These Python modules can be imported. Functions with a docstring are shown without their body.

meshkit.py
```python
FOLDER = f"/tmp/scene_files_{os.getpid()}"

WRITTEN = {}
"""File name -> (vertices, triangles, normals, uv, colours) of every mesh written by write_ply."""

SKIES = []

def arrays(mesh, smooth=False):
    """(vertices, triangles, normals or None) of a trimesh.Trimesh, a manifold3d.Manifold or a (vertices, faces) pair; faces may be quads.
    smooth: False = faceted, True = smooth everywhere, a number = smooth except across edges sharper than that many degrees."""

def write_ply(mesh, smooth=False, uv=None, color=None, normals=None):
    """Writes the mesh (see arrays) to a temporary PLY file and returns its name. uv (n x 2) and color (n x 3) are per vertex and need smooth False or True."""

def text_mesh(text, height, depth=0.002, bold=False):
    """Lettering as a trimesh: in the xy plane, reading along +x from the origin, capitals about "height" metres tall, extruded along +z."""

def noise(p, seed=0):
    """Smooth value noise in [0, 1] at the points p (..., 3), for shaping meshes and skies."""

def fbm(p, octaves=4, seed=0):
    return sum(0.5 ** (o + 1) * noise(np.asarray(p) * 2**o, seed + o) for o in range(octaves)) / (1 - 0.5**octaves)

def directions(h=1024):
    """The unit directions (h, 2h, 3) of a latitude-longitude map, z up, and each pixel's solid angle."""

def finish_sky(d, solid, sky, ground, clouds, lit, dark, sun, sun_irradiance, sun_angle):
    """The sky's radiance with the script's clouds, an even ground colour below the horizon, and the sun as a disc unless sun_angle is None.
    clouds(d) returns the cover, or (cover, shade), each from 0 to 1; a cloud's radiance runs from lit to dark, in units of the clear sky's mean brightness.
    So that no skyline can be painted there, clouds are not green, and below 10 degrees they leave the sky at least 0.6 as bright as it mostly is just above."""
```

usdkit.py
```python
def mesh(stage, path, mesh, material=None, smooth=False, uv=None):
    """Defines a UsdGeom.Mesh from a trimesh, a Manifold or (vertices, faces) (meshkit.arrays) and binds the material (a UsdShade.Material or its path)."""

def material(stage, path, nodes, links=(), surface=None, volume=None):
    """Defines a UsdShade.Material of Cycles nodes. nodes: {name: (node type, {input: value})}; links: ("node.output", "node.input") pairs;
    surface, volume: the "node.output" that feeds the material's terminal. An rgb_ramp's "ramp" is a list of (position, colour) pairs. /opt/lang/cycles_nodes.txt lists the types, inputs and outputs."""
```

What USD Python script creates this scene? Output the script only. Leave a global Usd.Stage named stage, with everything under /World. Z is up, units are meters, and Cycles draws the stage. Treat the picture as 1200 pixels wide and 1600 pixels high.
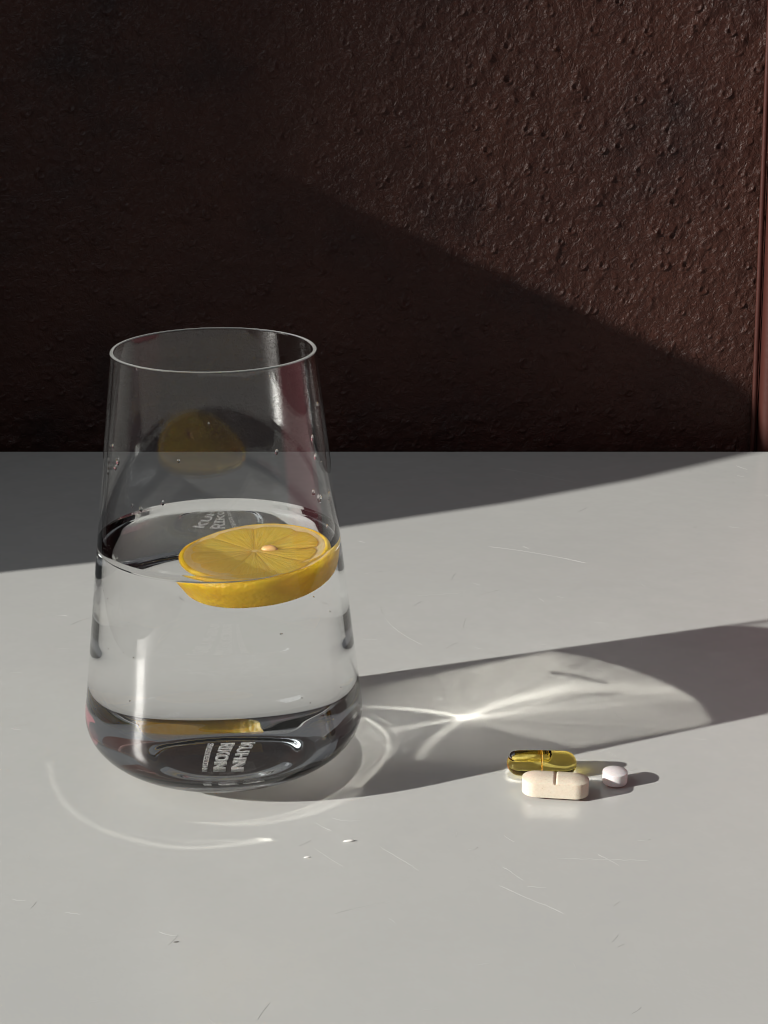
import math, random
import numpy as np, trimesh, usdkit, meshkit
from scipy.interpolate import CubicSpline
from shapely.geometry import Polygon
from pxr import Usd, UsdGeom, UsdLux, UsdShade, Gf, Sdf

rng = np.random.default_rng(7)
random.seed(7)
stage = Usd.Stage.CreateInMemory()
UsdGeom.SetStageUpAxis(stage, 'Z'); UsdGeom.SetStageMetersPerUnit(stage, 1.0)
UsdGeom.Xform.Define(stage, '/World')

# ------------------------------------------------------------------ camera, light, exposure
PITCH, EYE = math.radians(18.0), (.046, -.4535, .2223)
cam = UsdGeom.Camera.Define(stage, '/World/camera')
cam.CreateHorizontalApertureAttr(36.0); cam.CreateFocalLengthAttr(36.0 * 2700 / 1200)
cam.CreateClippingRangeAttr((.02, 100.0)); cam.CreateExposureAttr(0.66)
fw = Gf.Vec3d(0, math.cos(PITCH), -math.sin(PITCH))
cam.AddTransformOp().Set(Gf.Matrix4d().SetLookAt(Gf.Vec3d(*EYE), Gf.Vec3d(*EYE) + fw, Gf.Vec3d(0, 0, 1)).GetInverse())

SPOT_POWER = 42.0
SUN_AZ, SUN_EL = math.radians(22.0), math.radians(20.5)      # azimuth the light travels towards
D = np.array([math.cos(SUN_EL) * math.cos(SUN_AZ), math.cos(SUN_EL) * math.sin(SUN_AZ), -math.sin(SUN_EL)])
def aim(pos, direction):
    return Gf.Matrix4d().SetLookAt(Gf.Vec3d(*map(float, pos)), Gf.Vec3d(*map(float, np.add(pos, direction))), Gf.Vec3d(0, 0, 1)).GetInverse()
sun = UsdLux.DistantLight.Define(stage, '/World/sun_light')
sun.CreateIntensityAttr(1.2); sun.CreateAngleAttr(0.6); sun.CreateNormalizeAttr(True); sun.CreateColorAttr(Gf.Vec3f(1.0, .963, .905))
sun.AddTransformOp().Set(aim((0, 0, 0), D))

room = UsdLux.DomeLight.Define(stage, '/World/room_light')
usdkit.material(stage, '/World/Looks/room_air', {'b': ('background_shader', {'color': (.92, .95, 1.0), 'strength': .064})}, surface='b.background')
UsdShade.MaterialBindingAPI.Apply(room.GetPrim()).Bind(UsdShade.Material.Get(stage, '/World/Looks/room_air'))

# the bright window that the sun comes through, left of and behind the camera
win = UsdLux.RectLight.Define(stage, '/World/window_light')
win.CreateWidthAttr(.8); win.CreateHeightAttr(1.3); win.CreateIntensityAttr(2.0); win.CreateColorAttr(Gf.Vec3f(.93, .97, 1.0))
wp = np.array([-1.7, -.8, 1.75])
win.AddTransformOp().Set(aim(wp, -wp))

# ------------------------------------------------------------------ helpers
used = {}
def path_of(name, parent):
    base = (parent.GetPath().pathString if parent is not None else '/World')
    k = used.get((base, name), 0); used[(base, name)] = k + 1
    return f'{base}/{name}' + (f'_{k:03d}' if k else '')
def obj(name, mesh, mat, parent=None, smooth=30, uv=None):
    return usdkit.mesh(stage, path_of(name, parent), mesh, '/World/Looks/' + mat, smooth=smooth, uv=uv).GetPrim()
def tag(o, **kw):
    for k, v in kw.items():
        o.SetCustomDataByKey(k, v)
    return o
def thing(name, loc=(0, 0, 0), rot=(0, 0, 0), **kw):
    x = UsdGeom.Xform.Define(stage, path_of(name, None))
    x.AddTranslateOp().Set(Gf.Vec3d(*map(float, loc)))
    if any(rot):
        x.AddRotateXYZOp().Set(Gf.Vec3f(*map(float, rot)))
    return tag(x.GetPrim(), **kw)
def mat(name, nodes, links=(), surface='p.BSDF', volume=None):
    return usdkit.material(stage, '/World/Looks/' + name, nodes, links, surface=surface, volume=volume)
def revolve(prof, n=192, close=True):
    """prof: (r, z) pairs. Points with r = 0 become poles. Faces look outwards when the profile runs upwards on the outside."""
    prof = np.asarray(prof, float); V, rows = [], []
    a = np.arange(n) * 2 * math.pi / n
    for r, z in prof:
        if r < 1e-9:
            rows.append([len(V)]); V.append((0, 0, z))
        else:
            rows.append(list(range(len(V), len(V) + n))); V += list(np.stack([r * np.cos(a), r * np.sin(a), np.full(n, z)], 1))
    F = []
    for A, B in zip(rows[:-1], rows[1:]):
        for i in range(n):
            j = (i + 1) % n
            if len(A) == 1: F.append((A[0], B[j], B[i]))
            elif len(B) == 1: F.append((A[i], A[j], B[0]))
            else: F += [(A[i], A[j], B[j]), (A[i], B[j], B[i])]
    return np.array(V, float), np.array(F)
def spline(pts, n, ends='natural'):
    pts = np.asarray(pts, float)
    s = np.r_[0, np.cumsum(np.linalg.norm(np.diff(pts, axis=0), axis=1))]
    c = CubicSpline(s, pts, bc_type=ends)
    return c(np.linspace(0, s[-1], n))
def grid(nx, ny):
    i = np.arange(nx * ny).reshape(ny, nx)
    a, b, c, d = i[:-1, :-1].ravel(), i[:-1, 1:].ravel(), i[1:, 1:].ravel(), i[1:, :-1].ravel()
    return np.vstack([np.stack([a, b, c], 1), np.stack([a, c, d], 1)])
def rounded_box(size, r, n=4):
    import manifold3d as m3
    h = np.array(size) / 2 - r
    s = m3.Manifold.sphere(r, 8 * n)
    return m3.Manifold.batch_hull([s.translate([float(x), float(y), float(z)]) for x in (-h[0], h[0]) for y in (-h[1], h[1]) for z in (-h[2], h[2])])
def as_tm(m):
    v, f, _ = meshkit.arrays(m); return trimesh.Trimesh(v, f, process=True)

# ------------------------------------------------------------------ materials
TC = ('texture_coordinate', {})
GEO = ('geometry', {})
mat('table_paint', {'g': GEO,
    'n': ('noise_texture', {'scale': 9.0, 'detail': 4.0, 'roughness': .6}),
    'r': ('rgb_ramp', {'ramp': [(.3, (.448, .456, .444)), (.7, (.480, .488, .474))]}),
    'n2': ('noise_texture', {'scale': 60.0, 'detail': 5.0, 'roughness': .65}),
    'rr': ('map_range', {'from_min': .3, 'from_max': .7, 'to_min': .22, 'to_max': .30, 'clamp': True}),
    'n3': ('noise_texture', {'scale': 900.0, 'detail': 3.0}),
    'b': ('bump', {'strength': .05, 'distance': .0003}),
    'p': ('principled_bsdf', {'specular_ior_level': .38})},
    [('g.position', 'n.vector'), ('g.position', 'n2.vector'), ('g.position', 'n3.vector'), ('n.fac', 'r.fac'), ('r.color', 'p.base_color'),
     ('n2.fac', 'rr.value'), ('rr.result', 'p.roughness'), ('n3.fac', 'b.height'), ('b.normal', 'p.normal')])
mat('scratch', {'p': ('principled_bsdf', {'base_color': (.495, .50, .488), 'roughness': .32})})
mat('dust', {'p': ('principled_bsdf', {'base_color': (.8, .79, .76), 'roughness': .6})})
mat('dark_grit', {'p': ('principled_bsdf', {'base_color': (.12, .11, .1), 'roughness': .6})})
mat('leather', {'g': GEO,
    'n': ('noise_texture', {'scale': 14.0, 'detail': 6.0, 'roughness': .62}),
    'r': ('rgb_ramp', {'ramp': [(.3, (.018, .0095, .0088)), (.46, (.035, .0136, .0100)), (.72, (.047, .0178, .0120))]}),
    'v': ('noise_texture', {'scale': 420.0, 'detail': 4.0, 'roughness': .6, 'distortion': 1.4}),
    'b': ('bump', {'strength': .8, 'distance': .0011}),
    'p': ('principled_bsdf', {'roughness': .36, 'specular_ior_level': .24})},
    [('g.position', 'n.vector'), ('n.fac', 'r.fac'), ('r.color', 'p.base_color'), ('g.position', 'v.vector'), ('v.fac', 'b.height'), ('b.normal', 'p.normal')])
mat('maroon_leather', {'g': GEO,
    'v': ('noise_texture', {'scale': 300.0, 'detail': 4.0}),
    'b': ('bump', {'strength': .3, 'distance': .0006}),
    'p': ('principled_bsdf', {'base_color': (.046, .0135, .010), 'roughness': .5, 'specular_ior_level': .25})},
    [('g.position', 'v.vector'), ('v.fac', 'b.height'), ('b.normal', 'p.normal')])
mat('dark_wood', {'p': ('principled_bsdf', {'base_color': (.035, .028, .024), 'roughness': .55})})
WOB = {'g': GEO, 'n': ('noise_texture', {'scale': 55.0, 'detail': 1.0}), 'b': ('bump', {'strength': .03, 'distance': .001})}
WOBL = [('g.position', 'n.vector'), ('n.fac', 'b.height'), ('b.normal', 'p.normal')]
mat('clear_glass', {**WOB, 'p': ('glass_bsdf', {'color': (.995, .998, .996), 'IOR': 1.5, 'roughness': 0.0})}, WOBL)
mat('thin_wall', {'g0': GEO, 'n': WOB['n'], 'b': WOB['b'], 'f': ('layer_weight', {'blend': .5}), 'w': ('math', {'math_type': 'power', 'value2': 5.0}),
    'q': ('math', {'math_type': 'multiply_add', 'value2': .96, 'value3': .04}), 't': ('transparent_bsdf', {'color': (.995, .998, .996)}),
    'g': ('glossy_bsdf', {'color': (1, 1, 1), 'roughness': 0.0}), 'm': ('mix_closure', {})},
    [('g0.position', 'n.vector'), ('n.fac', 'b.height'), ('b.normal', 'g.normal'), ('f.facing', 'w.value1'), ('w.value', 'q.value1'), ('q.value', 'm.fac'), ('t.BSDF', 'm.closure1'), ('g.BSDF', 'm.closure2')], surface='m.closure')
mat('water_in_glass', {**WOB, 'p': ('glass_bsdf', {'color': (1, 1, 1), 'IOR': 1.333 / 1.5, 'roughness': 0.0})}, WOBL)
mat('water_open', {'p': ('glass_bsdf', {'color': (1, 1, 1), 'IOR': 1.333, 'roughness': 0.0})})
mat('bubble_air', {'p': ('glass_bsdf', {'color': (1, 1, 1), 'IOR': 1 / 1.333, 'roughness': 0.0})})
mat('etched_print', {'g': GEO, 'n': ('noise_texture', {'scale': 2500.0, 'detail': 2.0}), 'r': ('rgb_ramp', {'ramp': [(.35, (.6, .6, .6)), (.6, (.9, .9, .9))]}),
    'p': ('principled_bsdf', {'roughness': .6})}, [('g.position', 'n.vector'), ('n.fac', 'r.fac'), ('r.color', 'p.base_color')])
mat('lemon_rind', {'t': TC,
    'n': ('noise_texture', {'scale': 160.0, 'detail': 3.0}),
    'r': ('rgb_ramp', {'ramp': [(.3, (.86, .48, .006)), (.55, (.95, .62, .010)), (.75, (.96, .68, .03))]}),
    'v': ('voronoi_texture', {'scale': 900.0, 'feature': 'smooth_f1'}),
    'b': ('bump', {'strength': .5, 'distance': .0006}),
    'tr': ('translucent_bsdf', {'color': (.95, .66, .03)}), 'mx': ('mix_closure', {'fac': 0.3}), 'p': ('principled_bsdf', {'roughness': .38, 'subsurface_weight': .25, 'subsurface_scale': .002, 'subsurface_radius': (1, .6, .1)})},
    [('t.object', 'n.vector'), ('n.fac', 'r.fac'), ('r.color', 'p.base_color'), ('t.object', 'v.vector'), ('v.distance', 'b.height'), ('b.normal', 'p.normal'), ('p.BSDF', 'mx.closure1'), ('tr.BSDF', 'mx.closure2')], surface='mx.closure')
mat('lemon_pith', {'t': TC, 'n': ('noise_texture', {'scale': 500.0, 'detail': 4.0}),
    'r': ('rgb_ramp', {'ramp': [(.3, (.86, .62, .20)), (.7, (.92, .78, .42))]}), 'b': ('bump', {'strength': .4, 'distance': .0004}),
    'tr': ('translucent_bsdf', {'color': (.97, .78, .25)}), 'mx': ('mix_closure', {'fac': 0.5}), 'p': ('principled_bsdf', {'roughness': .45, 'subsurface_weight': .4, 'subsurface_scale': .002, 'subsurface_radius': (1, .7, .3)})},
    [('t.object', 'n.vector'), ('n.fac', 'r.fac'), ('r.color', 'p.base_color'), ('n.fac', 'b.height'), ('b.normal', 'p.normal'), ('p.BSDF', 'mx.closure1'), ('tr.BSDF', 'mx.closure2')], surface='mx.closure')
mat('lemon_flesh', {'u': ('uvmap', {'attribute': 'st'}), 'm': ('mapping', {'scale': (34.0, 5.0, 1.0)}),
    'n': ('noise_texture', {'scale': 1.0, 'detail': 4.0, 'roughness': .6, 'distortion': .6}),
    'r': ('rgb_ramp', {'ramp': [(.28, (.88, .46, .025)), (.5, (.97, .63, .07)), (.75, (.99, .78, .22))]}),
    'b': ('bump', {'strength': .6, 'distance': .0007}),
    'tr': ('translucent_bsdf', {'color': (.98, .72, .12)}), 'mx': ('mix_closure', {'fac': 0.45}), 'p': ('principled_bsdf', {'roughness': .13, 'coat_weight': .5, 'subsurface_weight': .6, 'subsurface_scale': .003, 'subsurface_radius': (1, .6, .12)})},
    [('u.UV', 'm.vector'), ('m.vector', 'n.vector'), ('n.fac', 'r.fac'), ('r.color', 'p.base_color'), ('n.fac', 'b.height'), ('b.normal', 'p.normal'), ('p.BSDF', 'mx.closure1'), ('tr.BSDF', 'mx.closure2')], surface='mx.closure')
mat('lemon_seed', {'t': TC, 'n': ('noise_texture', {'scale': 300.0, 'detail': 2.0}), 'r': ('rgb_ramp', {'ramp': [(.35, (.45, .20, .06)), (.6, (.66, .38, .16))]}),
    'p': ('principled_bsdf', {'roughness': .2, 'subsurface_weight': .3, 'subsurface_scale': .001})}, [('t.object', 'n.vector'), ('n.fac', 'r.fac'), ('r.color', 'p.base_color')])
mat('gel_gold', {'p': ('glass_bsdf', {'color': (1.0, .91, .48), 'IOR': 1.46, 'roughness': 0.0})})
mat('gel_bubble', {'p': ('glass_bsdf', {'color': (1, 1, 1), 'IOR': 1 / 1.46, 'roughness': 0.0})})
mat('gel_seam', {'p': ('principled_bsdf', {'base_color': (.72, .40, .05), 'roughness': .2, 'transmission_weight': .6, 'ior': 1.46})})
def tablet_mat(name, a, b, c):
    mat(name, {'t': TC, 'n': ('noise_texture', {'scale': 1700.0, 'detail': 3.0, 'roughness': .7}), 'r': ('rgb_ramp', {'ramp': [(.27, c), (.36, a), (.7, b)]}),
        'b': ('bump', {'strength': .25, 'distance': .0002}),
        'p': ('principled_bsdf', {'roughness': .42, 'subsurface_weight': .15, 'subsurface_scale': .001})},
        [('t.object', 'n.vector'), ('n.fac', 'r.fac'), ('r.color', 'p.base_color'), ('n.fac', 'b.height'), ('b.normal', 'p.normal')])
tablet_mat('tablet_cream', (.58, .505, .405), (.63, .56, .455), (.45, .35, .26))
tablet_mat('tablet_white', (.62, .585, .59), (.67, .635, .64), (.55, .51, .51))

# ------------------------------------------------------------------ the setting: table, leather backrest, out-of-frame shade
TABLE_BACK = .3236
tb = thing('table', kind='structure', label='pale grey painted table with fine scratches')
box = as_tm(rounded_box((1.0, 1.0 + TABLE_BACK, .024), .0025)); box.apply_translation((.295, (TABLE_BACK - 1.0) / 2, -.012))
obj('table_top', box, 'table_paint', tb)
def ribbon(pts, w, z=.00012):
    pts = np.asarray(pts, float); t = np.gradient(pts, axis=0); t /= np.linalg.norm(t, axis=1, keepdims=True)
    nn = np.stack([-t[:, 1], t[:, 0]], 1); k = np.linspace(0, 1, len(pts)); ww = w * np.sin(np.pi * np.clip(k, .04, .96))[:, None] * .5
    V = np.vstack([np.c_[pts + nn * ww, np.full(len(pts), z * .3)], np.c_[pts, np.full(len(pts), z)], np.c_[pts - nn * ww, np.full(len(pts), z * .3)]])
    n = len(pts); F = []
    for i in range(n - 1):
        for o in (0, n):
            F += [(o + i, o + n + i, o + n + i + 1), (o + i, o + n + i + 1, o + i + 1)]
    return trimesh.Trimesh(V, F, process=False)
sc = []
for k in range(220):
    p = np.array([rng.uniform(-.14, .24), rng.uniform(-.14, .30)]); L = rng.choice([.003, .006, .012, .03], p=[.6, .28, .10, .02]) * rng.uniform(.7, 1.4)
    a = rng.uniform(0, math.pi); s = np.linspace(-.5, .5, 9); bend = rng.normal() * .12
    q = np.stack([s, bend * (s * s * 4 - 1) * .5], 1) * L
    q = q @ np.array([[math.cos(a), math.sin(a)], [-math.sin(a), math.cos(a)]]) + p
    if np.hypot(*(p - (0, -.003))) < .045 + L / 2: continue
    sc.append(ribbon(q, rng.uniform(.00006, .00012), .00004))
for (x0, y0), (x1, y1) in [((.0745, -.0715), (.0895, -.0845)), ((.045, -.052), (.055, -.064)), ((.0905, -.058), (.114, -.059)), ((.0765, -.0625), (.081, -.0688))]:
    s = np.linspace(0, 1, 12)[:, None]; sc.append(ribbon(np.array([[x0, y0]]) * (1 - s) + np.array([[x1, y1]]) * s + rng.normal(0, .00012, (12, 2)), .00008, .00004))
tag(obj('scratch', trimesh.util.concatenate(sc), 'scratch', tb, smooth=False), kind='stuff', label='fine pale scratches in the grey table paint')
for P_, rr, m_, lab in [((.0368, -.0491), .0013, 'dust', 'larger white lint flake on the table in front of the glass'), ((.0262, -.0575), .0008, 'dust', 'tiny white lint speck on the table nearer the front'),
                       ((-.0030, -.0975), .0006, 'dark_grit', 'tiny dark crumb on the bare front of the table')]:
    s = trimesh.creation.icosphere(2, 1.0); s.vertices = s.vertices * (1 + .25 * meshkit.noise(s.vertices * 2.0)[:, None]) * np.array([rr, rr * .28, rr * .2]); s.apply_transform(trimesh.transformations.rotation_matrix(.15, [0, 0, 1]))
    s.apply_translation((*P_, rr * .17)); tag(obj('lint_flake' if m_ == 'dust' else 'crumb', s, m_), label=lab, category='lint' if m_ == 'dust' else 'crumb')

# ostrich leather: one displaced sheet, quill bumps as real relief
PY = .34
back = thing('leather_backrest', (0, PY, 0), label='dark brown ostrich leather backrest standing behind the table, dotted with raised quill bumps', category='backrest')
x = np.arange(-.24, .2205, .0006); z = np.arange(-.06, .33, .0006)
X, Z = np.meshgrid(x, z); Hh = np.zeros_like(X)
def splat(cx, cz, R, fn):
    i0, i1 = np.searchsorted(x, (cx - R, cx + R)); j0, j1 = np.searchsorted(z, (cz - R, cz + R))
    Hh[j0:j1, i0:i1] += fn(X[j0:j1, i0:i1] - cx, Z[j0:j1, i0:i1] - cz)
sp = .0122; row = 0
for zz in np.arange(-.1, .37, sp * .84):
    row += 1
    for xx in np.arange(-.31, .23, sp):
        if rng.uniform() < .18: continue
        cx, cz = xx + (row % 2) * sp / 2 + rng.normal(0, .0033), zz + rng.normal(0, .003)
        r, h, t = rng.uniform(.0013, .0022), rng.uniform(.00022, .0007), rng.normal(.2, .6)
        def bump(u, v):
            d = np.hypot(u, v * 1.1); ring = np.exp(-((d - r) / (.27 * r)) ** 2) * (1 - .8 * np.sin(np.arctan2(v, u) + t)) ; pit = -.8 * np.exp(-(d / (.55 * r)) ** 2)
            dome = .25 * np.exp(-(d / (2.1 * r)) ** 2)
            w = u * math.cos(t) + v * math.sin(t) * .3; tail = .55 * np.exp(-((u - .35 * t * v + r * .5) / (.38 * r)) ** 2) * np.exp(-((v - 2.1 * r) / (1.3 * r)) ** 2)
            return h * (ring * .85 + pit * .7 + dome + tail * 1.2)
        splat(cx, cz, .0075, bump)
pp = np.stack([X.ravel(), np.zeros(X.size), Z.ravel()], 1)
warp = np.stack([meshkit.noise(pp * 70, seed=k) for k in (11, 12, 13)], 1)
for sc_, am, pw in ((95, .0008, 1), (170, .0011, 4), (300, .0010, 4), (560, .0005, 2)):      # creases: thin winding ridges
    n_ = np.abs(meshkit.noise(pp * sc_ * np.array([1, 1, .75]) + warp * .9, seed=int(sc_))); n_ = n_ / np.quantile(n_, .98)
    Hh += am * (np.clip(1 - n_, 0, 1) ** pw).reshape(X.shape)
Hh += .004 * np.sin(X * 7 + 1) * np.cos(Z * 5)
V = np.stack([X.ravel(), -.8 * Hh.ravel(), Z.ravel()], 1)
obj('leather_panel', (V, grid(len(x), len(z))), 'leather', back, smooth=True)
bk = trimesh.creation.box((.62, .03, .50)); bk.apply_translation((-.06, .035, .12)); obj('back_board', bk, 'dark_wood', back)
# maroon border on the right, running forward beside the table out of the frame
side = as_tm(rounded_box((.10, .05, .6), .004)); side.apply_translation((.2728, .0125, .16)); side.apply_transform(trimesh.transformations.rotation_matrix(math.radians(-1.6), [0, 1, 0], [.2235, 0, 0]))
obj('border', side, 'maroon_leather', back)
wl = trimesh.creation.capsule(height=.75, radius=.0012, count=[12, 12]); wl.apply_translation((.2208, -.0045, -.1)); wl.apply_transform(trimesh.transformations.rotation_matrix(math.radians(-1.6), [0, 1, 0], [.2235, 0, 0])); obj('piping', wl, 'maroon_leather', back)

# unseen board added left of the frame, cut to throw the long shadow
edge = [(-.0982, .1568, 0), (-.064, .1682, 0), (.0279, .2097, 0), (.1002, .2438, 0), (.1593, .2783, 0), (.2223, .3225, 0), (0.2211, .34, 0.0273), (0.1352, .34, 0.0661), (0.0577, .34, 0.1011), (-0.0405, .34, 0.1454)]   # where its shadow's edge lies
XB = -.42
pr = [tuple((np.array(p) + D * (XB - p[0]) / D[0])[1:]) for p in edge]
pr = [(pr[0][0] - .002, -.7), (pr[0][0] - .002, pr[0][1] - .03)] + pr + [(.30, pr[-1][1] - .012), (.42, pr[-1][1] - .03), (.55, .17), (.55, -.7)]
pl = trimesh.creation.extrude_polygon(Polygon(pr).buffer(0), .02, engine='earcut')
pl.apply_transform(np.array([[0, 0, 1, XB - .02], [1, 0, 0, 0], [0, 1, 0, 0], [0, 0, 0, 1.0]]))
fl = trimesh.creation.box((8, 8, .02)); fl.apply_translation((.5, 0, -.735)); tag(obj('floor', fl, 'dark_wood'), kind='structure', label='dark floor far below the table')
tag(obj('shade_board', pl, 'maroon_leather'), label='unseen maroon board added left of view, cut to shade the rear table', category='shade board')
far = trimesh.creation.box((.1, 3.0, 6.0)); q = np.array([-.3, .1930, .30]) - D * 9.0; far.apply_translation((q[0], q[1] + 1.5, q[2])); tag(obj('shade_slab', far, 'dark_wood'), kind='structure', label='unseen dark slab added far off to shade the upper left of the backrest')  # added slab out of view, softly dims the backrest's upper left

mat('red_cloth', {'p': ('principled_bsdf', {'base_color': (.20, .065, .08), 'roughness': .8})})
cu = as_tm(rounded_box((.10, .26, .2), .02)); cu.apply_translation((.36, .05, .1002)); tag(obj('added_cushion', cu, 'red_cloth'), label='red cloth cushion added unseen right of the view for its reflection in the glass', category='cushion')  # added out of view so the glass has something red to reflect
# ------------------------------------------------------------------ tumbler
GX, GY = .0002, .0018
ZW, ZT = .0647, .1200
def r_out(z): return np.interp(z, [.0155, .1190], [.0396, .0277])
def thick(z): return np.interp(z, [.02, .06, .119], [.0016, .0012, .00105])
low = spline([(0, .0010), (.006, .00099), (.0110, .00093), (.0142, .00074), (.0158, .0002), (.0172, .0), (.0200, .0004), (.0245, .0016), (.0295, .0032), (.0336, .0053), (.0367, .0080), (.0388, .0114), (.0396, .0157), (r_out(.022), .022)], 90, ((1, (1, 0)), (1, ((r_out(.119) - .0396) / .1035, 1))))
low[:, 1] = np.maximum(low[:, 1], 0)
wall = [(r_out(zz), zz) for zz in np.linspace(.0235, ZT, 60)]
rim_r = thick(.119) / 2; rc = r_out(ZT) - rim_r
rim = [(rc + rim_r * math.cos(a), ZT + rim_r * math.sin(a)) for a in np.linspace(.25, math.pi - .25, 9)]
def r_in(z): return r_out(z) - thick(z)
inner_hi = [(r_in(zz), zz) for zz in np.linspace(ZT, .0225, 60)]
ZM = ZW + .0011                                        # top of the meniscus
inner_low = spline([(r_in(.022), .022), (.0378, .0165), (.0368, .0128), (.0340, .0098), (.0285, .0080), (.019, .0072), (.009, .0070), (0, .0070)], 60, ((1, (-(r_out(.119) - .0396) / .1035, -1)), (1, (-1, 0))))
cut = [p for p in inner_hi if p[1] > ZM + .0003]
tumbler = thing('tumbler', (GX, GY, .0001), label='clear tapered glass tumbler with a thick rounded base, half full of water', category='glass')
gl_prof = [*map(tuple, low), *wall, *rim, *cut, (r_in(ZM), ZM)]
k1 = next(i for i, p in enumerate(gl_prof) if p[1] > ZM + .001); k2 = next(i for i, p in enumerate(gl_prof) if p[1] > ZT - .0001)
k3 = next(i for i, p in enumerate(gl_prof) if i > k2 + 5 and p[1] < ZT + .0001)
# the thin upper wall has parallel faces, so light passes straight on: each face mirrors a little and lets the rest through
obj('bowl', revolve(gl_prof[:k1 + 1]), 'clear_glass', tumbler, smooth=True)
obj('wall', revolve(gl_prof[k1:k2 + 1]), 'thin_wall', tumbler, smooth=True)
obj('rim', revolve(gl_prof[k2:k3 + 1]), 'clear_glass', tumbler, smooth=True)
obj('inner_wall', revolve(gl_prof[k3:]), 'thin_wall', tumbler, smooth=True)
def lettering(text, length, cap, x_left, bold=True, fat=0.0):
    t = meshkit.text_mesh(text, cap, .00006, bold)
    t.vertices[:, 0] -= t.bounds[0][0]; t.vertices[:, 0] *= length / t.bounds[1][0]
    t.vertices[:, 1] -= t.bounds[0][1]; t.vertices[:, 1] *= cap / t.bounds[1][1]
    v = t.vertices.copy(); t.vertices = np.stack([x_left + v[:, 1], length / 2 + .0006 - v[:, 0], v[:, 2] + .00125], 1)
    if fat:
        ts = []
        for i, (dx, dy) in enumerate([(0, 0), (0, 1), (0, -1), (0, 2), (0, -2), (.6, 0), (-.6, 0)]):
            c = t.copy(); c.apply_translation((dx * fat, dy * fat, i * 4e-6)); ts.append(c)
        t = trimesh.util.concatenate(ts)
    return t
obj('lettering', lettering('KUHN', .0200, .0028, .0019, True, .00005), 'etched_print', tumbler, smooth=False)
obj('lettering', lettering('RIKON', .0200, .0028, -.0021, True, .00005), 'etched_print', tumbler, smooth=False)
obj('lettering', lettering('SWISS DESIGN', .0200, .0012, -.0046, True), 'etched_print', tumbler, smooth=False)

water = thing('water', (GX, GY, .0001), label='clear still water filling the lower half of the tumbler', category='water')
wet = [p for p in inner_hi if p[1] < ZM - .0003]
iface = [(r_in(ZM), ZM), *wet, *map(tuple, inner_low[1:])]
v_, f_ = revolve(iface); obj('body', (v_, f_[:, ::-1]), 'water_in_glass', water, smooth=True)
rm = r_in(ZM)
top = [(rm - s, ZW + (ZM - ZW) * math.exp(-s / .0009)) for s in np.linspace(0, .006, 22)] + [(r, ZW) for r in np.linspace(rm - .0075, .001, 10)] + [(0, ZW)]
obj('surface', revolve(top), 'water_open', water, smooth=True)

# ------------------------------------------------------------------ lemon slice
LR, LT = .0209, .0087
lemon = thing('lemon_slice', (GX + .0108, GY - .0062, ZW - LT + .0006), (3.5, -4.0, 0), label='round yellow lemon slice floating in the water against the side of the glass', category='lemon slice')
rp = spline([(LR - .0042, .0001), (LR - .0034, .0003), (LR - .0027, .0012), (LR - .0010, LT / 2), (LR - .0001, LT - .0010), (LR - .0006, LT - .0002), (LR - .0014, LT)], 30)
rp = [(.0160, .0001), *map(tuple, rp), (.0190, LT - .0003)]
v, f = revolve(rp, 160); a = np.arctan2(v[:, 1], v[:, 0]); v[:, :2] *= (1 + .010 * np.sin(2 * a + .5) + .006 * np.sin(5 * a))[:, None]
v += .00008 * meshkit.noise(v * 900)[:, None] * v / LR
obj('rind', (v, f), 'lemon_rind', lemon, smooth=True)
rng2 = np.random.default_rng(5)
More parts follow.
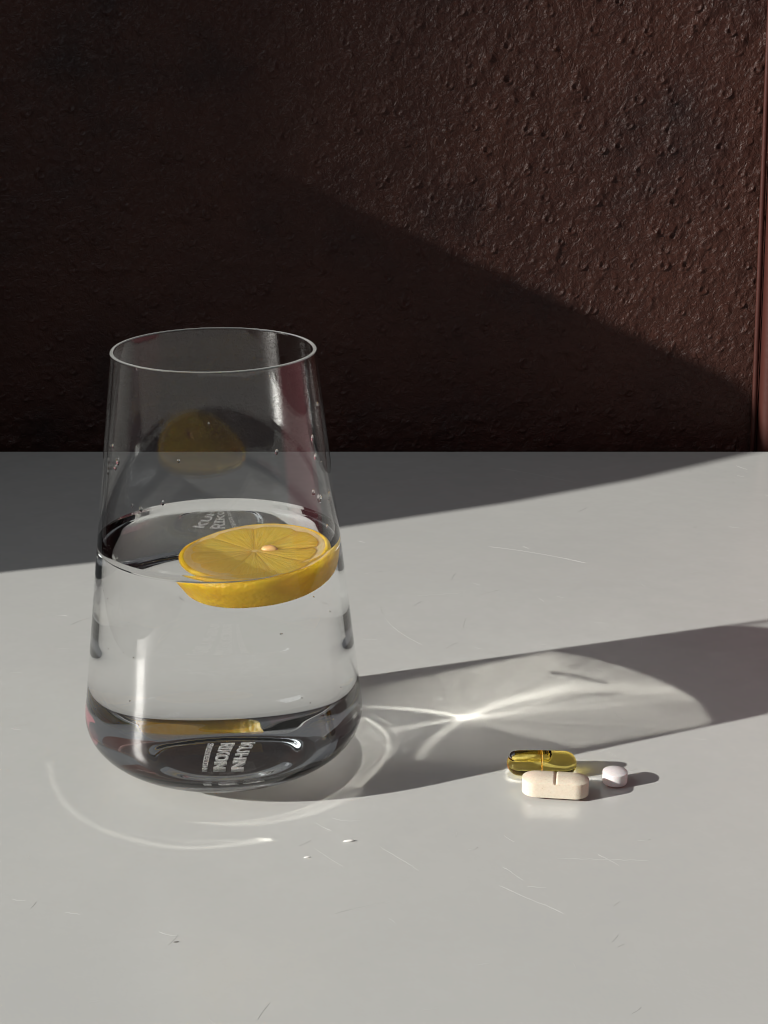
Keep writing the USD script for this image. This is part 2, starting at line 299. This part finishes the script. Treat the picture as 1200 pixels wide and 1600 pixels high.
inner = lambda a: .0181 + .0003 * np.sin(3 * a) + .0002 * np.sin(7 * a + 1)
v, f = revolve([(0, .0002), (.0165, .0002), (.0198, LT - .0004), (.0197, LT - .00012), (.0188, LT + .0001), (.0181, LT - .0002), (.010, LT - .00035), (.004, LT - .0002), (0, LT - .0001)], 160)
v[:, 2] += .00006 * meshkit.noise(v * 1500); obj('pith', (v, f), 'lemon_pith', lemon, smooth=50)
nseg = 9; edges = np.cumsum(rng2.uniform(.8, 1.2, nseg)); edges = edges / edges[-1] * 2 * math.pi
for k in range(nseg):
    a0, a1 = edges[k - 1] - (2 * math.pi if k == 0 else 0), edges[k]
    na, nr = 17, 15; S, T = np.meshgrid(np.linspace(-1, 1, na), np.linspace(0, 1, nr)); T = T ** .9
    am, hw = (a0 + a1) / 2, (a1 - a0) / 2
    r1 = inner(am) - .0004; rr = .0009 + (r1 - .0009) * T
    squeeze = np.minimum(1, np.sqrt(np.clip(1 - ((T - .93) / .075).clip(0, 1) ** 2, .35, 1)))
    ang = am + S * (hw - .00004 / rr) * squeeze
    edge = np.minimum.reduce([(1 - np.abs(S)) / .25, T / .10, (1 - T) / .07]).clip(0, 1)
    h = LT + .00006 + .00002 * np.sqrt(edge) + .00020 * meshkit.noise(np.stack([(ang * 26).ravel(), (rr * 350).ravel(), np.zeros(rr.size) + k], 1)).reshape(rr.shape) * edge
    V = np.stack([(rr * np.cos(ang)).ravel(), (rr * np.sin(ang)).ravel(), h.ravel()], 1)
    obj('flesh_segment', (V, grid(na, nr)), 'lemon_flesh', lemon, smooth=True, uv=np.stack([ang.ravel(), (rr * 40).ravel()], 1))
sd = trimesh.creation.icosphere(3, 1.0); sd.vertices *= np.array([.0024, .0014, .0010]); sd.vertices[:, 1] *= 1 - .25 * sd.vertices[:, 0] / .0024
sd.apply_transform(trimesh.transformations.rotation_matrix(-.35, [0, 0, 1])); sd.apply_translation((.0042, .0004, LT + .0002)); obj('seed', sd, 'lemon_seed', lemon, smooth=True)

# ------------------------------------------------------------------ droplets on the inner wall, bubbles in the water
def on_wall(a, zz, rr): return np.array([rr(zz) * math.cos(a), rr(zz) * math.sin(a), zz])
sph = trimesh.creation.icosphere(3, 1.0)
drop_proto = None
BIG = [(.2, .103, .0009), (-.35, .093, .0008), (.05, .078, .0011), (.5, .0735, .0012), (.62, .0742, .0007), (3.0, .092, .0007), (2.9, .085, .0009), (3.4, .088, .0006), (-.9, .098, .0006), (-2.2, .083, .0006)]
for k in range(20):
    a = rng.choice([rng.uniform(-.9, .9), rng.uniform(2.2, 3.9), rng.uniform(0, 2 * math.pi)]); zz = ZW + .004 + .047 * rng.uniform() ** 1.7; s = rng.uniform(.00025, .00075) * (1.4 if rng.uniform() < .15 else 1)
    if k < len(BIG): a, zz, s = BIG[k]
    d = sph.copy(); d.vertices *= np.array([s * .45, s * rng.uniform(.75, 1.0), s * rng.uniform(1.0, 1.8)])
    d.apply_transform(trimesh.transformations.rotation_matrix(a, [0, 0, 1])); d.apply_translation(on_wall(a, zz, r_in) * np.array([1, 1, 1]) * 1.0 - np.array([math.cos(a), math.sin(a), 0]) * s * .47 + (GX, GY, .0001))
    size = 'larger' if s > .0006 else 'tiny'; side = ('right', 'back', 'left', 'front')[int(((a % (2 * math.pi)) + math.pi / 4) // (math.pi / 2)) % 4]
    tag(obj('water_droplet', d, 'water_open', smooth=True), label=f'{size} clear water droplet clinging inside the {side} wall of the glass above the waterline', category='droplet', group=f'{size} droplets inside the {side} glass wall')
for k in range(44):
    a = rng.choice([rng.uniform(2.5, 4.2), rng.uniform(-1.0, .8), rng.uniform(0, 2 * math.pi)], p=[.55, .25, .2]); zz = rng.uniform(.02, ZW - .004); s = rng.uniform(.00012, .0003)
    d = trimesh.creation.icosphere(2, s); d.apply_translation(on_wall(a, zz, r_in) - np.array([math.cos(a), math.sin(a), 0]) * s * 1.1 + (GX, GY, .0001))
    side = ('right', 'back', 'left', 'front')[int(((a % (2 * math.pi)) + math.pi / 4) // (math.pi / 2)) % 4]; level = 'near the waterline' if zz > .044 else 'low in the water'
    tag(obj('air_bubble', d, 'bubble_air', smooth=True), label=f'tiny air bubble clinging to the {side} wall of the glass {level}', category='bubble', group=f'bubbles on the {side} wall {level}')

# ------------------------------------------------------------------ added spot lamp and pierced screen, both unseen
# Holes are shaped by hand to imitate the bright figure glass and water throw.
LAMP, SCREEN = np.array([.045, .01, 1.2]), .9
def pattern(x, y):
    """How open the added screen is above a table point (millimetres)."""
    from shapely import contains_xy
    from scipy.ndimage import gaussian_filter
    y = y - 2.6
    def line(pts, w, w1=None):
        c = spline(pts, 160); dd = np.full(x.shape, 1e9); kk = np.zeros(x.shape)
        for i, (a, b) in enumerate(c):
            d2 = np.hypot(x - a, y - b); m = d2 < dd; dd[m] = d2[m]; kk[m] = i / 159
        ww = w + ((w if w1 is None else w1) - w) * kk
        return np.exp(-(dd / ww) ** 2), kk
    def area(pts, soft):
        return gaussian_filter(contains_xy(Polygon(pts), x, y).astype(float), soft / PITCH_MM)
    cusp = (70.6, 25.2)
    dc = np.hypot(x - cusp[0], y - cusp[1])
    arc_edge = [(39.5, 33), (39.5, 46.5), (101.2, 77.4), (113.4, 72.5), (125.8, 62.9), (137.2, 49.7), (144.0, 36.5), (145.5, 23.9), (143.0, 20.0), (101.6, 4.2), (84.1, 14.5), cusp]
    fan = area(arc_edge, .8) * np.clip((x - 36) / 40, 0, 1)
    ang = np.arctan2(y - cusp[1], x - cusp[0])
    rays = 1 + .4 * np.sin(ang * 31 + 1) * np.sin(ang * 13) + .2 * np.sin(ang * 57 + 2)
    o = .13 * fan * (.5 + .5 * rays)
    o += .085 * area([(39.5, 47.7), (64, 58.5), (101.3, 77.9), (108, 60), (100, 45), (70.8, 25.6), (61.6, 30.2), (49.9, 33.4), (39.5, 34.5)], 1.6) * np.clip((x - 30) / 55, .25, 1)
    o += .04 * area([(70.2, 23.9), (84.4, 19.4), (101.6, 1.2), (75.2, -7.0), (58, -3.5)], 2.0)
    for pts, w0, w1, am, fade in [([(39.5, 33.2), (49.9, 32.2), (61.6, 29.4), cusp], 1.0, 1.1, .50, .75), ([(47.9, 16.7), (57.5, 20.3), cusp], 1.5, 1.2, .30, .6), ([(56.1, -2.1), (60.1, 8.4), (65.1, 17.2), cusp], 1.8, 1.2, .28, .6)]:
        g, k = line(pts, w0, w1); o += am * g * (1 - fade + fade * k)
    for pts, w0, w1, am, end in [([cusp, (81.6, 35.0), (96.2, 43.2), (116.9, 48.9), (138.5, 45.2)], 1.0, 7, .46, .22), ([cusp, (85, 28.5), (105.1, 33.2), (124.9, 34.1)], 1.2, 7, .26, .2), ([cusp, (80, 27), (96, 40), (112, 58)], 1.0, 6, .22, .15)]:
        g, k = line(pts, w0, w1); o += am * g * (1 - (1 - end) * np.sqrt(k)) * fan
    o += .5 * np.exp(-(dc / 1.6) ** 2) + .18 * np.exp(-(dc / 6) ** 2)
    for pts, w, am in [([(100.7, 59.8), (108.6, 56.7), (116.2, 51.7)], 1.6, .75), ([(111.0, 41.8), (118.5, 42.7)], 1.0, .5)]:
        o *= 1 - am * line(pts, w)[0]
    o += .10 * area([(37, 24.8), (40.6, 24.8), (46.0, 15.8), (47.5, 5.4), (44.5, -8.2), (39.2, -20.4), (36, -20.4)], .5)
    g, k = line([(40.6, 24.8), (46.0, 15.8), (47.5, 5.4), (44.5, -8.2), (39.2, -20.4)], .55); o += .38 * g * (1 - .6 * k)
    o += .10 * line([(43.0, 27.0), (49.2, 17.0), (49.6, 6.0), (47.5, -2.0)], .8)[0]
    g, k = line([(-50.1, -6.2), (-43.8, -25.8), (-34.3, -40.4), (-21.0, -50.1), (-7.1, -54.9), (4.4, -53.9), (15.9, -50.8)], .85); o += (.05 + .07 * k ** 2) * g
    g, k = line([(-21.6, -45.7), (-9.2, -50.8), (2.5, -51.6), (15.9, -50.6)], .8); o += .07 * g * k
    g, k = line([(-32.7, -12.2), (-24.2, -27.7), (-8.9, -38.6), (8.5, -42.2), (25.3, -36.8), (38.9, -23.9)], .9); o += .08 * g
    g, k = line([(11.2, -50.1), (15.9, -50.8)], .7, .4); o += .5 * g * k
    o += .12 * area([(-30, -12), (-22, -28), (-8, -37), (8.5, -40), (25, -35), (38, -23), (36, -10), (-20, -5)], 2.5)
    o += .06 * area([(84.8, -31.6), (99.4, -32.4), (98.2, -39.5), (85.0, -38.5)], .8)
    o += .55 * area([(81, -17.1), (100, -17.6), (100, -9.6), (81, -9.1)], .8)  # opening that brightens the gold capsule from above
    g, k = line([(100.0, -11.7), (101.4, -15.4), (106.0, -15.6)], .5, .9); o += .35 * g * (1 - .6 * k)
    return np.clip(o, 0, .96)
PITCH_MM = .55
gx, gy = np.arange(-56, 152, PITCH_MM), np.arange(-60, 84, PITCH_MM)
MX, MY = np.meshgrid(gx, gy); PT = pattern(MX, MY); PT[PT < .012] = 0
PT[np.hypot(MX - GX * 1000, MY - GY * 1000) < 30] = 0
hw_ = np.sqrt(PT) / 2 * PITCH_MM
def on_screen(px, py): k = (LAMP[2] - SCREEN) / LAMP[2]; return LAMP[0] + (px / 1000 - LAMP[0]) * k, LAMP[1] + (py / 1000 - LAMP[1]) * k
cx, cy, hh = MX.ravel(), MY.ravel(), hw_.ravel(); h0 = PITCH_MM / 2
full = hh == 0; VV, FF = [], []
q = [(-1, -1), (1, -1), (1, 1), (-1, 1)]
def put(cx, cy, quads):
    global VV, FF
    for ring in quads:
        b = sum(len(v_) for v_ in VV)
        n_ = len(cx); P_ = np.stack([np.stack([*on_screen(cx + dx, cy + dy), np.full(n_, SCREEN)], 1) for dx, dy in ring], 1)
        VV.append(P_.reshape(-1, 3)); i_ = b + np.arange(n_)[:, None] * 4; FF.append(np.vstack([i_ + [0, 1, 2], i_ + [0, 2, 3]]))
put(cx[full], cy[full], [[(a * h0, b * h0) for a, b in q]])
o_ = ~full; ho = hh[o_]
for k in range(4):
    (a, b), (c, d) = q[k], q[(k + 1) % 4]
    put(cx[o_], cy[o_], [[(a * h0, b * h0), (c * h0, d * h0), (c * ho, d * ho), (a * ho, b * ho)]])
e0, e1, e2, e3 = gx[0] - h0, gx[-1] + h0, gy[0] - h0, gy[-1] + h0; B = 90
for r_ in [[(e0 - B, e2 - B), (e1 + B, e2 - B), (e1 + B, e2), (e0 - B, e2)], [(e0 - B, e3), (e1 + B, e3), (e1 + B, e3 + B), (e0 - B, e3 + B)], [(e0 - B, e2), (e0, e2), (e0, e3), (e0 - B, e3)], [(e1, e2), (e1 + B, e2), (e1 + B, e3), (e1, e3)]]:
    put(np.zeros(1), np.zeros(1), [[(np.array([u]), np.array([w])) for u, w in r_]])
tag(obj('added_gobo', (np.vstack(VV), np.vstack(FF)), 'dark_wood', smooth=False), label='small dark pierced screen, added unseen to shape the added spot light into caustics', category='screen')  # added screen, its holes form the caustic figure
spot = UsdLux.SphereLight.Define(stage, '/World/added_spot'); spot.CreateRadiusAttr(.00016); spot.CreateNormalizeAttr(True); spot.CreateIntensityAttr(SPOT_POWER); spot.CreateColorAttr(Gf.Vec3f(1.0, .95, .85))  # added lamp, stands in for sunlight focused by glass and water
sh = UsdLux.ShapingAPI.Apply(spot.GetPrim()); sh.CreateShapingConeAngleAttr(6.5); sh.CreateShapingConeSoftnessAttr(0.0)
spot.AddTransformOp().Set(Gf.Matrix4d().SetTranslate(Gf.Vec3d(*map(float, LAMP))))

# ------------------------------------------------------------------ pills
def lathe_x(prof, n=64):
    v, f = revolve(prof, n); return v[:, [2, 0, 1]], f
def capsule(L, R, n=20, bulge=0.0):
    c = L / 2 - R
    t = np.linspace(-math.pi / 2, 0, n); left = [(R * math.cos(q), -c + R * math.sin(q)) for q in t]; left[0] = (0, -L / 2)
    mid = [(R * (1 + bulge * math.cos(math.pi * s / 2)), c * s) for s in np.linspace(-.95, .95, 15)]
    right = [(r, -x_) for r, x_ in left[::-1]]
    return lathe_x(left + mid + right)
GR = .0036
gel = thing('softgel_capsule', (.0906, -.0107, GR + .00015), (0, 0, -1.5), label='translucent golden oil capsule lying behind the long cream tablet', category='capsule')
obj('shell', capsule(.0197, GR, 20, .02), 'gel_gold', gel, smooth=True)
bv, bf = capsule(.0122, .0019, 16); bv = bv * np.array([1, 1.3, .72]); bv += np.array([-.0032, .0002, GR - .00165]); obj('air_pocket', (bv, bf), 'gel_bubble', gel, smooth=True)
sm = trimesh.creation.torus(GR * 1.018, .00010, 64, 8); sm.apply_transform(trimesh.transformations.rotation_matrix(math.pi / 2, [0, 1, 0])); obj('seam', sm, 'gel_seam', gel, smooth=True)

def stadium_pill(L, W, H, dome, score, n=96):
    """Oblong tablet: straight band with domed faces; a scored groove across the top."""
    c, R = L / 2 - W / 2, W / 2
    a = np.arange(n) * 2 * math.pi / n
    ox = R * np.cos(a) + np.where(np.cos(a) > 0, c, -c); oy = R * np.sin(a)
    # resample straight sides densely
    from shapely.geometry import LineString
    o = Polygon(LineString([(-c, 0), (c, 0)]).buffer(R, 64).exterior.coords).exterior; P = np.array([o.interpolate(s, normalized=True).coords[0] for s in np.arange(n) / n])
    P = P[::-1] if Polygon(P).exterior.is_ccw is False else P
    rings = [(0.0, 0.0)]; V, F = [], []
    band0, band1 = dome, H - dome
    prof = [(s, band0 - dome * (1 - s ** 2.6) * .97 - 0.0) for s in np.linspace(.06, .98, 14)] + [(1.0, band0), (1.0, (band0 + band1) / 2), (1.0, band1)] + [(s, band1 + dome * (1 - s ** 2.6) * .97) for s in np.linspace(.98, .06, 26)]
    S = LineString([(-c, 0), (c, 0)])
    spine = np.stack([np.clip(P[:, 0], -c, c), np.zeros(n)], 1)
    for s, z_ in prof:
        Q = spine * (s * .35 + .65 if s > .3 else s * .35 + .65) + (P - spine) * s
        zz = np.full(n, z_)
        V.append(np.c_[Q, zz])
    V = np.vstack(V); m = len(prof)
    for i in range(m - 1):
        for j in range(n):
            k = (j + 1) % n; F += [(i * n + j, i * n + k, (i + 1) * n + k), (i * n + j, (i + 1) * n + k, (i + 1) * n + j)]
    b = len(V); V = np.vstack([V, [[0, 0, prof[0][1]], [0, 0, prof[-1][1]]]])
    for j in range(n):
        k = (j + 1) % n; F += [(b, k, j), (b + 1, (m - 1) * n + j, (m - 1) * n + k)]
    t = trimesh.Trimesh(V, F); t.merge_vertices(); t.fix_normals()
    t = t.subdivide(); t = t.subdivide()
    v = np.array(t.vertices); up = np.clip((v[:, 2] - band1 * .96) / (dome * .5), 0, 1)
    v[:, 2] -= score * np.exp(-(v[:, 0] / .00032) ** 2) * up * 1.0
    return trimesh.Trimesh(v, t.faces)
big = thing('oblong_tablet', (.0933, -.0231, .00004), (0, 0, -7.0), label='long cream scored tablet lying in front of the golden capsule', category='tablet')
obj('pill_body', stadium_pill(.0184, .0078, .0064, .0011, .0007), 'tablet_cream', big, smooth=40)
ra, ha, da = .0035, .0045, .00065
pf = [(0, .0002), *[(ra * s, .0006 * s ** 3) for s in (.3, .6, .85)], (ra * .97, .0006), (ra, .0009), (ra, ha - da - .0002), (ra * .985, ha - da), *[(ra * s, ha - da * s ** 2.2) for s in (.93, .85, .75, .65, .5, .35, .2, .1)], (0, ha)]
tiny = thing('round_tablet', (.1107, -.0160, .00002), (0, 0, 30), label='small round white domed tablet right of the capsule', category='tablet')
obj('pill_body', revolve(pf, 72), 'tablet_white', tiny, smooth=25)
